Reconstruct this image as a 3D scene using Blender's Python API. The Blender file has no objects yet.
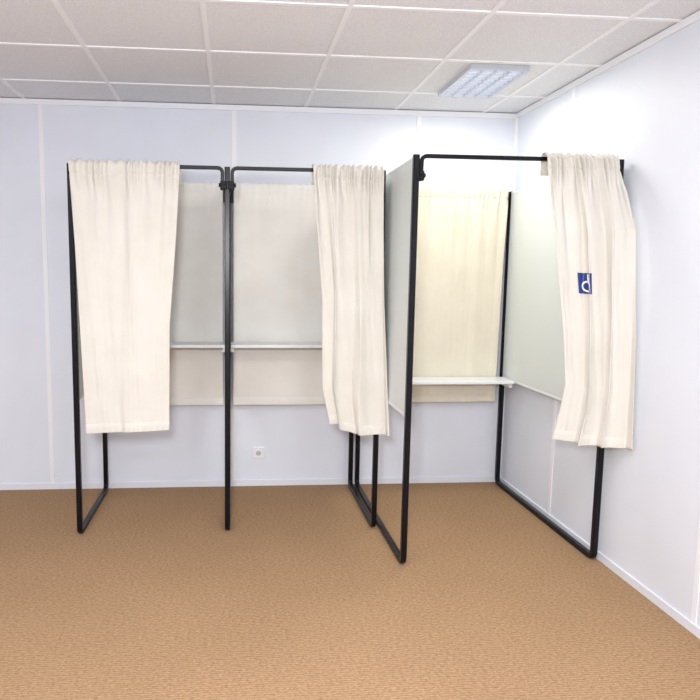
import bpy, bmesh, math, random
from mathutils import Vector, Matrix
random.seed(3)
S=bpy.context.scene
COL=S.collection
# ------------------------------------------------------------ materials
def mat(name,base,rough=.6,metal=0,spec=.5,emit=None,estr=0):
    m=bpy.data.materials.new(name);m.use_nodes=True
    b=m.node_tree.nodes['Principled BSDF']
    b.inputs['Base Color'].default_value=(*base,1)
    b.inputs['Roughness'].default_value=rough
    b.inputs['Metallic'].default_value=metal
    b.inputs['Specular IOR Level'].default_value=spec
    if emit:
        b.inputs['Emission Color'].default_value=(*emit,1);b.inputs['Emission Strength'].default_value=estr
    return m
def add_noise(m,c1,c2,scale,detail=4,bump=0,bdist=.002,stretch=(1,1,1),lo=.35,hi=.65,rough=.5):
    nt=m.node_tree;N=nt.nodes;L=nt.links;b=N['Principled BSDF']
    tc=N.new('ShaderNodeTexCoord');mp=N.new('ShaderNodeMapping');mp.inputs['Scale'].default_value=stretch
    L.new(tc.outputs['Object'],mp.inputs['Vector'])
    n=N.new('ShaderNodeTexNoise');n.inputs['Scale'].default_value=scale;n.inputs['Detail'].default_value=detail;n.inputs['Roughness'].default_value=rough
    L.new(mp.outputs[0],n.inputs['Vector'])
    r=N.new('ShaderNodeValToRGB');r.color_ramp.elements[0].position=lo;r.color_ramp.elements[1].position=hi
    r.color_ramp.elements[0].color=(*c1,1);r.color_ramp.elements[1].color=(*c2,1)
    L.new(n.outputs['Fac'],r.inputs['Fac']);L.new(r.outputs[0],b.inputs['Base Color'])
    if bump:
        bp=N.new('ShaderNodeBump');bp.inputs['Strength'].default_value=bump;bp.inputs['Distance'].default_value=bdist
        L.new(n.outputs['Fac'],bp.inputs['Height']);L.new(bp.outputs[0],b.inputs['Normal'])
    return m
M_wall=add_noise(mat('wall_paint',(.7,.74,.86),.5,spec=.3),(.755,.79,.872),(.78,.815,.897),3,3)
M_trim=mat('white_trim',(.88,.89,.93),.45)
M_base=mat('baseboard_white',(.78,.80,.86),.45)
M_ceil=add_noise(mat('ceiling_tile',(.7,.7,.74),.9,spec=.1),(.74,.75,.79),(.88,.885,.92),140,4,.3,.002)
M_tbar=mat('ceiling_tbar',(.91,.91,.94),.5)
M_frame=mat('black_painted_steel',(.003,.003,.006),.3,spec=.28)
M_knob=mat('black_plastic',(.006,.006,.008),.5,spec=.2)
M_panel=add_noise(mat('laminate_panel',(.7,.76,.74),.3,spec=.5),(.72,.765,.76),(.745,.79,.785),2,2)
M_shelf=mat('white_laminate_shelf',(.84,.87,.89),.35)
M_blue=mat('sign_blue',(.008,.03,.19),.4)
M_white=mat('sign_white',(.9,.92,.95),.4)
M_plast=mat('socket_plastic',(.84,.85,.88),.3)
M_dark=mat('socket_hole',(.25,.25,.28),.6)
# carpet: coarse ribbed sisal weave
M_floor=mat('sisal_carpet',(.5,.3,.14),.95,spec=.08)
nt=M_floor.node_tree;N=nt.nodes;L=nt.links;b=N['Principled BSDF']
tc=N.new('ShaderNodeTexCoord')
n1=N.new('ShaderNodeTexNoise');n1.inputs['Scale'].default_value=1;n1.inputs['Detail'].default_value=5;n1.inputs['Roughness'].default_value=.85
mp=N.new('ShaderNodeMapping');mp.inputs['Scale'].default_value=(60,100,1);L.new(tc.outputs['Object'],mp.inputs[0]);L.new(mp.outputs[0],n1.inputs['Vector'])
wv=N.new('ShaderNodeTexWave');wv.wave_type='BANDS';wv.bands_direction='Y';wv.inputs['Scale'].default_value=26;wv.inputs['Distortion'].default_value=1.5;wv.inputs['Detail'].default_value=2;wv.inputs['Detail Scale'].default_value=6
L.new(tc.outputs['Object'],wv.inputs['Vector'])
n2=N.new('ShaderNodeTexNoise');n2.inputs['Scale'].default_value=2.2;n2.inputs['Detail'].default_value=4;L.new(tc.outputs['Object'],n2.inputs['Vector'])
mm=N.new('ShaderNodeMixRGB');mm.inputs[0].default_value=.09;L.new(n1.outputs['Fac'],mm.inputs[1]);L.new(wv.outputs['Fac'],mm.inputs[2])
r1=N.new('ShaderNodeValToRGB');r1.color_ramp.elements[0].position=.33;r1.color_ramp.elements[1].position=.67
r1.color_ramp.elements[0].color=(.228,.134,.070,1);r1.color_ramp.elements[1].color=(.505,.33,.195,1)
L.new(mm.outputs[0],r1.inputs[0])
mx=N.new('ShaderNodeMixRGB');mx.blend_type='MULTIPLY';mx.inputs[0].default_value=.3
r2=N.new('ShaderNodeValToRGB');r2.color_ramp.elements[0].position=.3;r2.color_ramp.elements[1].position=.7
r2.color_ramp.elements[0].color=(.8,.78,.76,1);r2.color_ramp.elements[1].color=(1,1,1,1)
L.new(n2.outputs['Fac'],r2.inputs[0]);L.new(r1.outputs[0],mx.inputs[1]);L.new(r2.outputs[0],mx.inputs[2]);L.new(mx.outputs[0],b.inputs['Base Color'])
bp=N.new('ShaderNodeBump');bp.inputs['Strength'].default_value=.5;bp.inputs['Distance'].default_value=.003
L.new(mm.outputs[0],bp.inputs['Height']);L.new(bp.outputs[0],b.inputs['Normal'])
# fabrics
def fabric(name,c,trans=.2,bstr=.35):
    m=bpy.data.materials.new(name);m.use_nodes=True;nt=m.node_tree;N=nt.nodes;L=nt.links
    b=N['Principled BSDF'];out=N['Material Output'];b.inputs['Roughness'].default_value=.95;b.inputs['Specular IOR Level'].default_value=.08
    tc=N.new('ShaderNodeTexCoord')
    n=N.new('ShaderNodeTexNoise');n.inputs['Scale'].default_value=5;n.inputs['Detail'].default_value=5;L.new(tc.outputs['Object'],n.inputs['Vector'])
    r=N.new('ShaderNodeValToRGB');r.color_ramp.elements[0].position=.3;r.color_ramp.elements[1].position=.7
    r.color_ramp.elements[0].color=(c[0]*.94,c[1]*.93,c[2]*.92,1);r.color_ramp.elements[1].color=(*c,1)
    L.new(n.outputs['Fac'],r.inputs[0]);L.new(r.outputs[0],b.inputs['Base Color'])
    n3=N.new('ShaderNodeTexNoise');n3.inputs['Scale'].default_value=7;n3.inputs['Detail'].default_value=3
    mp=N.new('ShaderNodeMapping');mp.inputs['Scale'].default_value=(1,1,.6);L.new(tc.outputs['Object'],mp.inputs[0]);L.new(mp.outputs[0],n3.inputs['Vector'])
    bp=N.new('ShaderNodeBump');bp.inputs['Strength'].default_value=bstr;bp.inputs['Distance'].default_value=.018
    n4=N.new('ShaderNodeTexNoise');n4.inputs['Scale'].default_value=260;n4.inputs['Detail'].default_value=2;L.new(tc.outputs['Object'],n4.inputs['Vector'])
    b2=N.new('ShaderNodeBump');b2.inputs['Strength'].default_value=.25;b2.inputs['Distance'].default_value=.001
    L.new(n4.outputs['Fac'],b2.inputs['Height'])
    L.new(n3.outputs['Fac'],bp.inputs['Height']);L.new(b2.outputs[0],bp.inputs['Normal']);L.new(bp.outputs[0],b.inputs['Normal'])
    t=N.new('ShaderNodeBsdfTranslucent');L.new(r.outputs[0],t.inputs['Color'])
    ms=N.new('ShaderNodeMixShader');ms.inputs[0].default_value=trans
    L.new(b.outputs[0],ms.inputs[1]);L.new(t.outputs[0],ms.inputs[2]);L.new(ms.outputs[0],out.inputs['Surface'])
    return m
M_cur=fabric('cream_cotton',(.78,.755,.70),.10,.5)
M_cur_lit=fabric('cream_cotton_lamplit',(.835,.785,.665),.10)  # same cream cotton, warm glow of the fixture above put into its colour
M_cur_shade=fabric('cream_cotton_shade_tint',(.90,.885,.85),.06,.12)  # same cotton, shade greyness put into the tint, lifted to offset dark booths
# ------------------------------------------------------------ mesh helpers
def obj(name,verts,faces,m,parent=None,smooth=False):
    me=bpy.data.meshes.new(name);me.from_pydata([tuple(v) for v in verts],[],faces);me.update()
    if smooth:
        for p in me.polygons:p.use_smooth=True
    me.materials.append(m)
    o=bpy.data.objects.new(name,me);COL.objects.link(o)
    if parent:o.parent=parent
    return o
def empty(name,loc=(0,0,0)):
    e=bpy.data.objects.new(name,None);COL.objects.link(e);e.empty_display_size=.1;return e
class MB:
    def __init__(s):s.v=[];s.f=[]
    def box(s,x0,x1,y0,y1,z0,z1,bev=0):
        bm=bmesh.new();bmesh.ops.create_cube(bm,size=1)
        for v in bm.verts:v.co=Vector(((x0+x1)/2+v.co.x*(x1-x0),(y0+y1)/2+v.co.y*(y1-y0),(z0+z1)/2+v.co.z*(z1-z0)))
        if bev:bmesh.ops.bevel(bm,geom=bm.edges[:],offset=bev,segments=2,affect='EDGES',profile=.5)
        bm.verts.index_update();o=len(s.v)
        s.v+=[v.co.copy() for v in bm.verts];s.f+=[[v.index+o for v in f.verts] for f in bm.faces];bm.free()
        return s
    def cyl(s,c,axis,r,h,n=16):
        a=Vector(axis).normalized();u=a.orthogonal().normalized();w=a.cross(u);o=len(s.v);c=Vector(c)
        for k in (-.5,.5):
            for i in range(n):
                t=2*math.pi*i/n;s.v.append(c+a*h*k+(u*math.cos(t)+w*math.sin(t))*r)
        s.f.append([o+i for i in range(n)][::-1]);s.f.append([o+n+i for i in range(n)])
        for i in range(n):s.f.append([o+i,o+(i+1)%n,o+n+(i+1)%n,o+n+i])
        return s
    def sweep(s,pts,nrm,w,closed=False,ch=.25):
        nrm=Vector(nrm).normalized();n=len(pts);pts=[Vector(p) for p in pts];o=len(s.v)
        h=w/2;c=h*(1-ch)
        sec=[(c,h),(h,c),(h,-c),(c,-h),(-c,-h),(-h,-c),(-h,c),(-c,h)]
        for i,p in enumerate(pts):
            a=pts[i-1] if (i>0 or closed) else p
            d=pts[(i+1)%n] if (i<n-1 or closed) else p
            t=(d-a).normalized();q=t.cross(nrm)
            for (e,g) in sec:s.v.append(p+nrm*e+q*g)
        k=8
        for i in range(n if closed else n-1):
            j=(i+1)%n
            for e in range(k):s.f.append([o+i*k+e,o+i*k+(e+1)%k,o+j*k+(e+1)%k,o+j*k+e])
        if not closed:
            s.f.append([o+e for e in range(k)][::-1]);s.f.append([o+(n-1)*k+e for e in range(k)])
        return s
    def make(s,name,m,parent=None,smooth=False):
        o=obj(name,s.v,s.f,m,parent,smooth)
        bm=bmesh.new();bm.from_mesh(o.data);bmesh.ops.recalc_face_normals(bm,faces=bm.faces);bm.to_mesh(o.data);bm.free()
        return o
def rounded(pts,r,closed,seg=6):
    out=[];n=len(pts);P=[Vector(p) for p in pts]
    for i,p in enumerate(P):
        if not closed and i in (0,n-1):out.append(p);continue
        a=P[i-1];c=P[(i+1)%n];u=(a-p).normalized();w=(c-p).normalized()
        s0=p+u*r;s1=p+w*r
        for k in range(seg+1):
            t=k/seg;out.append((1-t)**2*s0+2*t*(1-t)*p+t*t*s1)
    return out
# ------------------------------------------------------------ room
H=2.559;XL=-.9;XR=3.916;YB=.02;YF=-5.9
MB().box(XL-.1,XR+.1,YF-.1,YB+.1,-.1,0).make('floor',M_floor)
MB().box(XL-.1,XR+.1,YB,YB+.1,0,H).make('wall_back',M_wall)
MB().box(XR,XR+.1,YF,YB,0,H).make('wall_right',M_wall)
MB().box(XL-.1,XL,YF,YB,0,H).make('wall_left',M_wall)
MB().box(XL-.1,XR+.1,YF-.1,YF,0,H).make('wall_front',M_wall)
MB().box(XL-.1,XR+.1,YF-.1,YB+.1,H+.004,H+.1).make('ceiling',M_ceil)
MB().box(XL,XR,YB-.009,YB,0,.04).make('baseboard_back',M_base)
MB().box(XR-.009,XR,YF,YB-.01,0,.04).make('baseboard_right',M_base)
MB().box(XL,XL+.009,YF,YB-.01,0,.04).make('baseboard_left',M_base)
g=MB()
x=1.279
while x>XL:x-=.6
x+=.6
xs=[]
while x<XR:xs.append(x);x+=.6
ys=[];y=-.377
while y>YF:ys.append(y);y-=.6
for x in xs:g.box(x-.0115,x+.0115,YF,YB,H-.001,H+.004)
for y in ys:g.box(XL,XR,y-.0115,y+.0115,H-.0015,H+.004)
g.make('trim_ceiling_grid',M_tbar)
MB().box(XL,XR,YB-.012,YB,H-.035,H-.002).make('trim_cornice_back',M_trim)
MB().box(XR-.012,XR,YF,YB-.012,H-.035,H-.002).make('trim_cornice_right',M_trim)
k=0
for x in (-.45,.78,2.01,3.24):
    k+=1;MB().box(x-.014,x+.014,YB-.004,YB,.04,H-.035).make('trim_%d'%k,M_trim)
for y in (-.71,-1.94,-3.17,-4.4):
    k+=1;MB().box(XR-.004,XR,y-.014,y+.014,.04,H-.035).make('trim_%d'%k,M_trim)
MB().box(XR-.022,XR,YB-.022,YB,.04,H-.035).make('trim_corner',M_trim)
# ------------------------------------------------------------ ceiling lights
M_lum=mat('lamp_glow',(.9,.92,1),.5,emit=(.90,.94,1),estr=.75)
M_lum2=mat('lamp_glow_unseen',(.9,.92,1),.5,emit=(.95,.97,1),estr=4)
M_louv=mat('louver_aluminium',(.6,.63,.7),.3,metal=.3)
def fixture(x0,x1,y0,y1,power,color,nx,ny,lum):
    e=empty('ceiling_light')
    MB().box(x0,x1,y0,y1,H-.003,H+.0035).make('diffuser',lum,e)
    m=MB();fw=.014
    m.box(x0-fw,x1+fw,y0-fw,y0,H-.022,H+.003);m.box(x0-fw,x1+fw,y1,y1+fw,H-.022,H+.003)
    m.box(x0-fw,x0,y0,y1,H-.022,H+.003);m.box(x1,x1+fw,y0,y1,H-.022,H+.003)
    for i in range(1,nx):
        xx=x0+(x1-x0)*i/nx;m.box(xx-.005,xx+.005,y0,y1,H-.018,H-.004)
    for i in range(1,ny):
        yy=y0+(y1-y0)*i/ny;m.box(x0,x1,yy-.003,yy+.003,H-.018,H-.004)
    m.make('louver_frame',M_louv,e)
    l=bpy.data.lights.new('fixture_lamp','AREA');l.shape='RECTANGLE';l.size=x1-x0;l.size_y=y1-y0;l.energy=power;l.color=color
    o=bpy.data.objects.new('fixture_lamp',l);COL.objects.link(o);o.location=((x0+x1)/2,(y0+y1)/2,H-.03);o.parent=e
    return e
fixture(3.245,3.535,-.92,-.41,11,(1,.97,.87),4,9,M_lum)
for (x,y) in ((.98,-3.077),(2.78,-3.077),(.98,-4.877),(2.78,-4.877)):  # unseen fixtures added out of view, placed to light the booths
    fixture(x-.29,x+.29,y-.29,y+.29,23.5,(1,.99,.97),4,9,M_lum2)
# ------------------------------------------------------------ curtains
def lerpk(keys,v):
    if v<=keys[0][0]:return keys[0][1]
    for (a,p),(c,q) in zip(keys,keys[1:]):
        if v<=c:
            return p+(q-p)*(v-a)/(c-a)
    return keys[-1][1]
def foldwave(th):
    a=abs(math.sin(th/2));a=math.sqrt(a*a+.006)
    return .45*math.sin(th+.7)+1.1*(a-.62)
class Curtain:
    def __init__(s,rod_y,rod_z,hem,left,right,off,folds,ruf=.006,nruf=22,seed=0):
        s.__dict__.update(rod_y=rod_y,rod_z=rod_z,hem=hem,left=left,right=right,off=off,folds=folds,ruf=ruf,nruf=nruf,seed=seed)
        rr=random.Random(seed);s.ph=[rr.uniform(0,6.28) for _ in range(12)]
    def front(s,u,v):
        x=lerpk(s.left,v)*(1-u)+lerpk(s.right,v)*u
        z=s.rod_z+(s.hem(u)-s.rod_z)*v
        y=s.rod_y-.022-s.off(u,v)
        dx=0
        for (n,amp,drift,ph,prof) in s.folds:
            a=amp*lerpk(prof,v);uu=u+.06*math.sin(2*math.pi*u+s.ph[3]);th=2*math.pi*n*(uu+drift*v)+ph
            y-=a*foldwave(th)
            dx+=a*.45*math.cos(th)
        d=(s.rod_z-z)
        g=math.exp(-(d/.11)**2)
        th=2*math.pi*s.nruf*u+1.6*math.sin(3*u*6.28+s.ph[0])+.8*math.sin(25*d+s.ph[4])
        y-=s.ruf*(g+.05)*math.sin(th)
        th2=2*math.pi*s.nruf*.41*u+s.ph[1]+1.1*math.sin(2*u*6.28+s.ph[5])
        y-=s.ruf*.9*math.exp(-(d/.42)**2)*math.sin(th2)
        y+=.006*math.exp(-((d-.048)/.007)**2)*min(1,s.ruf/.004)
        lim=s.rod_y-.0165
        if y>lim-.01:
            k=y-(lim-.01);y=lim-.01+.01*(1-math.exp(-k/.01))
        e=min(1,u*12,(1-u)*12)
        x+=dx*max(0,e)
        return Vector((x,y,z))
    def build(s,name,m,parent,nu=190,nv=150):
        V=[];F=[];rows=[]
        arc=[(.020,-.075),(.020,-.04),(.022,.0),(.018,.014),(.008,.024),(-.006,.025),(-.016,.016)]
        for (dy,dz) in arc:
            r=[]
            for i in range(nu+1):
                u=i/nu;p=s.front(u,0)
                wob=.35*(p.y-(s.rod_y-.02))
                fr=.006*math.sin(2*math.pi*s.nruf*u+1.6*math.sin(3*u*6.28+s.ph[0]))*min(1,s.ruf/.005) if dz>.01 else 0
                r.append(Vector((p.x,s.rod_y+dy+(min(0,wob) if dy<0 else 0),s.rod_z+dz+fr)))
            rows.append(r)
        for j in range(nv+1):
            v=(j/nv)**1.35;rows.append([s.front(i/nu,v) for i in range(nu+1)])
        for r in rows:V+=r
        w=nu+1
        for j in range(len(rows)-1):
            for i in range(nu):F.append([j*w+i,j*w+i+1,(j+1)*w+i+1,(j+1)*w+i])
        o=obj(name,V,F,m,parent,True)
        md=o.modifiers.new('thick','SOLIDIFY');md.thickness=.0025;md.offset=0
        V=[];F=[]
        hv=[.965,.967,.985,1.0]
        for v in hv:
            for i in range(nu+1):
                p=s.front(i/nu,v);p.y-=.0035 if v>.966 else .001;V.append(p)
        for j in range(len(hv)-1):
            for i in range(nu):F.append([j*w+i,j*w+i+1,(j+1)*w+i+1,(j+1)*w+i])
        obj(name+'_hem',V,F,m,parent,True)
        return o
# ------------------------------------------------------------ booth parts
X1,X2,X3,X4,X5=1.148,1.972,2.819,2.866,3.876
YF1,YF3,YR=-.783,-1.262,-.035
TW=.029;ZT=2.03
def side_frame(X,yf,parent,name):
    z0=TW/2+.001;z1=ZT+.005
    pts=rounded([(X,yf,z1),(X,yf,z0),(X,YR,z0),(X,YR,z1)],.04,False)
    MB().sweep(pts,(1,0,0),TW,False).make(name,M_frame,parent)
    MB().box(X-.004,X+.004,yf+TW/2-.002,YR-TW/2+.002,.775,ZT-.008).make(name+'_panel',M_panel,parent)
    m=MB();m.box(X-.006,X+.006,yf+TW/2,YR-TW/2,.764,.776);m.box(X-.006,X+.006,yf+TW/2,YR-TW/2,ZT-.010,ZT)
    m.make(name+'_panel_edge_profile',M_trim,parent)
def rod(xa,xb,y,parent,name,z=ZT):
    pts=rounded([(xa,y,z-.10),(xa,y,z),(xb,y,z),(xb,y,z-.10)],.03,False)
    MB().sweep(pts,(0,1,0),.019).make(name,M_frame,parent)
def brackets(X,sx,y,parent,name,covered):
    m=MB();xc=X+sx*.02
    if covered:
        m.box(xc-.018,xc+.018,y-.010,y+.020,ZT-.115,ZT-.070,.003)
    else:
        m.box(xc-.018,xc+.018,y-.020,y+.020,ZT-.115,ZT-.070,.004)
        m.cyl((xc,y-.026,ZT-.082),(0,1,0),.009,.014);m.cyl((xc,y-.026,ZT-.103),(0,1,0),.009,.014)
        m.cyl((xc+sx*.02,y,ZT-.09),(1,0,0),.011,.012)
    m.make(name,M_knob,parent)
def shelf(xa,xb,y0,y1,z,parent):
    m=MB();m.box(xa,xb,y0,y1,z-.02,z,.003);m.make('shelf',M_shelf,parent)
    m=MB();m.box(xa,xa+.02,y0+.03,y1,z-.05,z-.02);m.box(xb-.02,xb,y0+.03,y1,z-.05,z-.02);m.make('shelf_brackets',M_shelf,parent)
def hemc(c,tilt=0):return lambda u:c+tilt*u
full=[(0,.35),(.1,.6),(.4,1),(1,1)]
B1=empty('voting_booth');B2=empty('voting_booth.001');B3=empty('voting_booth.002')
side_frame(X1,YF1,B1,'side_frame_left')
side_frame(X2,YF1,B1,'side_frame_right')
side_frame(X3,YF1,B2,'side_frame_right')
side_frame(X4,YF3,B3,'side_frame_left')
side_frame(X5,YF3,B3,'side_frame_right')
for P,a,c,yf,cl,cr in ((B1,X1,X2,YF1,True,False),(B2,X2,X3,YF1,False,True),(B3,X4,X5,YF3,False,True)):
    rod(a+.026,c-.026,yf,P,'front_curtain_bar');rod(a+.026,c-.026,YR,P,'rear_curtain_bar')
    brackets(a,1,yf,P,'clamp_left',cl);brackets(c,-1,yf,P,'clamp_right',cr)
shelf(X1+.017,X2-.017,-.27,-.085,1.02,B1);shelf(X2+.017,X3-.017,-.27,-.085,1.02,B2)
shelf(X4+.017,X5-.017,-.27,-.085,.78,B3)
for P,a,c,m,sd in ((B1,X1,X2,M_cur_shade,1),(B2,X2,X3,M_cur_shade,2)):
    Curtain(YR-.0,ZT,hemc(.59),[(0,a+.035),(1,a+.035)],[(0,c-.035),(1,c-.035)],lambda u,v:-.002,
        [(3.2,.003,.05,sd,full)],ruf=.002,nruf=18,seed=sd).build('rear_curtain',m,P)
Curtain(YR,ZT,hemc(.605),[(0,X4+.035),(1,X4+.04)],[(0,X5-.03),(.3,X5-.045),(1,X5-.06)],lambda u,v:.004+.008*v,
    [(5.3,.008,.03,1.0,full),(2.3,.006,-.1,0,full)],ruf=.0095,nruf=26,seed=5).build('rear_curtain',M_cur_lit,B3)
# front curtains
Curtain(YF1,ZT,hemc(.597,.012),[(0,X1+.002),(.3,1.170),(1,1.207)],[(0,1.722),(.25,1.70),(.6,1.66),(1,1.652)],
    lambda u,v:.006+.010*v+.012*math.sin(u*3.1)*v,
    [(1.6,.016,.12,.6,full),(3.6,.005,-.25,2.0,full)],ruf=.009,nruf=14,seed=8).build('front_curtain',M_cur,B1)
def hem2(u):
    return .635-.055*min(1,max(0,(u-.12)*4))
C2=Curtain(YF1,ZT,hem2,[(0,2.430),(.2,2.452),(.5,2.490),(.85,2.50),(.95,2.53),(1,2.545)],[(0,X3-.006),(.5,2.83),(1,2.87)],
    lambda u,v:.012+.015*v+.04*v*u,
    [(2.6,.042,.16,2.6,[(0,.12),(.2,.55),(.6,.9),(1,1.1)]),(5.3,.006,-.1,2.0,full)],ruf=.012,nruf=12,seed=9)
C2.build('front_curtain',M_cur,B2)
def hem3(u):return .675-.03*min(1,u*2.5)+.012*u
C3=Curtain(YF3,ZT,hem3,[(0,3.487),(.25,3.53),(.6,3.60),(.80,3.63),(.90,3.61),(1,3.572)],[(0,3.856),(.12,3.878),(1,3.882)],
    lambda u,v:.012+lerpk([(0,0),(.08,.03),(.25,.14),(.6,.18),(1,.20)],v)*(.12+.88*u**1.3),
    [(2.7,.042,.10,.9,[(0,.2),(.2,.75),(.6,1.0),(1,1.1)]),(6.4,.006,-.1,1.0,full)],ruf=.013,nruf=13,seed=11)
C3.build('front_curtain',M_cur,B3)
# wheelchair sign following the cloth
uc,vc=.385,.430
def sp(a,c,off):
    hw=.11;hh=.036
    p=C3.front(uc+a*hw,vc+c*hh);p.y-=off;p.x-=off*.5;return p
n=14;V=[];F=[]
for j in range(n+1):
    for i in range(n+1):V.append(sp(-1+2*i/n,-1+2*j/n,.004))
for j in range(n):
    for i in range(n):F.append([j*(n+1)+i,j*(n+1)+i+1,(j+1)*(n+1)+i+1,(j+1)*(n+1)+i])
obj('wheelchair_sign',V,F,M_blue,B3,True)
V=[];F=[]
def stroke(pts,w=.07):
    for (a,c) in zip(pts,pts[1:]):
        dx,dy=c[0]-a[0],c[1]-a[1];l=math.hypot(dx,dy);nx,ny=-dy/l*w,dx/l*w
        for k in range(3):
            t0=k/3;t1=(k+1)/3;o=len(V)
            for (t,sg) in ((t0,1),(t1,1),(t1,-1),(t0,-1)):
                V.append(sp(a[0]+dx*t+nx*sg,a[1]+dy*t+ny*sg,.0065))
            F.append([o,o+1,o+2,o+3])
stroke([(-.17,-.75),(-.03,-.75)],.13)
stroke([(-.1,-.6),(-.05,.0),(.4,.0),(.6,.6),(.78,.5)],.09)
stroke([(-.08,-.3),(.3,-.3)],.07)
stroke([(-.1+.5*math.cos(math.radians(d)),.28+.48*math.sin(math.radians(d))) for d in range(20,261,20)],.08)
obj('wheelchair_symbol',V,F,M_white,B3)
# ------------------------------------------------------------ wall socket
e=empty('wall_socket');sx,sz=2.18,.235
MB().box(sx-.041,sx+.041,YB-.011,YB-.0002,sz-.041,sz+.041,.004).make('plate',M_plast,e)
m=MB();m.cyl((sx,YB-.012,sz),(0,1,0),.024,.004,28);m.make('ring',M_trim,e)
m=MB();m.cyl((sx,YB-.0125,sz),(0,1,0),.018,.004,28);m.make('recess',mat('socket_recess',(.5,.51,.55),.4),e)
m=MB();m.cyl((sx-.0095,YB-.0145,sz),(0,1,0),.003,.003);m.cyl((sx+.0095,YB-.0145,sz),(0,1,0),.003,.003)
m.make('pin_holes',M_dark,e)
# ------------------------------------------------------------ camera
cam=bpy.data.cameras.new('camera');co=bpy.data.objects.new('camera',cam);COL.objects.link(co);S.camera=co
yaw,pitch,roll,f=.0803,-.1150,.0097,640
F_=Vector((math.sin(yaw)*math.cos(pitch),math.cos(yaw)*math.cos(pitch),math.sin(pitch)))
r=F_.cross(Vector((0,0,1))).normalized();u=r.cross(F_)
c,s_=math.cos(roll),math.sin(roll);R_=c*r+s_*u;U_=-s_*r+c*u
co.matrix_world=Matrix(((R_.x,U_.x,-F_.x,2.0),(R_.y,U_.y,-F_.y,-4.3136),(R_.z,U_.z,-F_.z,1.4677),(0,0,0,1)))
cam.sensor_width=36;cam.lens=36*f/700;cam.shift_x=66.37/700;cam.shift_y=-1.79/700;cam.clip_start=.05
# on-camera flash
l=bpy.data.lights.new('camera_flash','AREA');l.shape='DISK';l.size=.3;l.energy=57;l.color=(.97,.98,1)
o=bpy.data.objects.new('camera_flash',l);COL.objects.link(o);o.location=(1.85,-4.35,1.75)
o.rotation_euler=(Vector((2.4,0,1.4))-o.location).to_track_quat('-Z','Y').to_euler()
w=bpy.data.worlds.new('world');S.world=w;w.use_nodes=True;w.node_tree.nodes['Background'].inputs[0].default_value=(.8,.85,1,1);w.node_tree.nodes['Background'].inputs[1].default_value=.3
S.view_settings.view_transform='Standard'
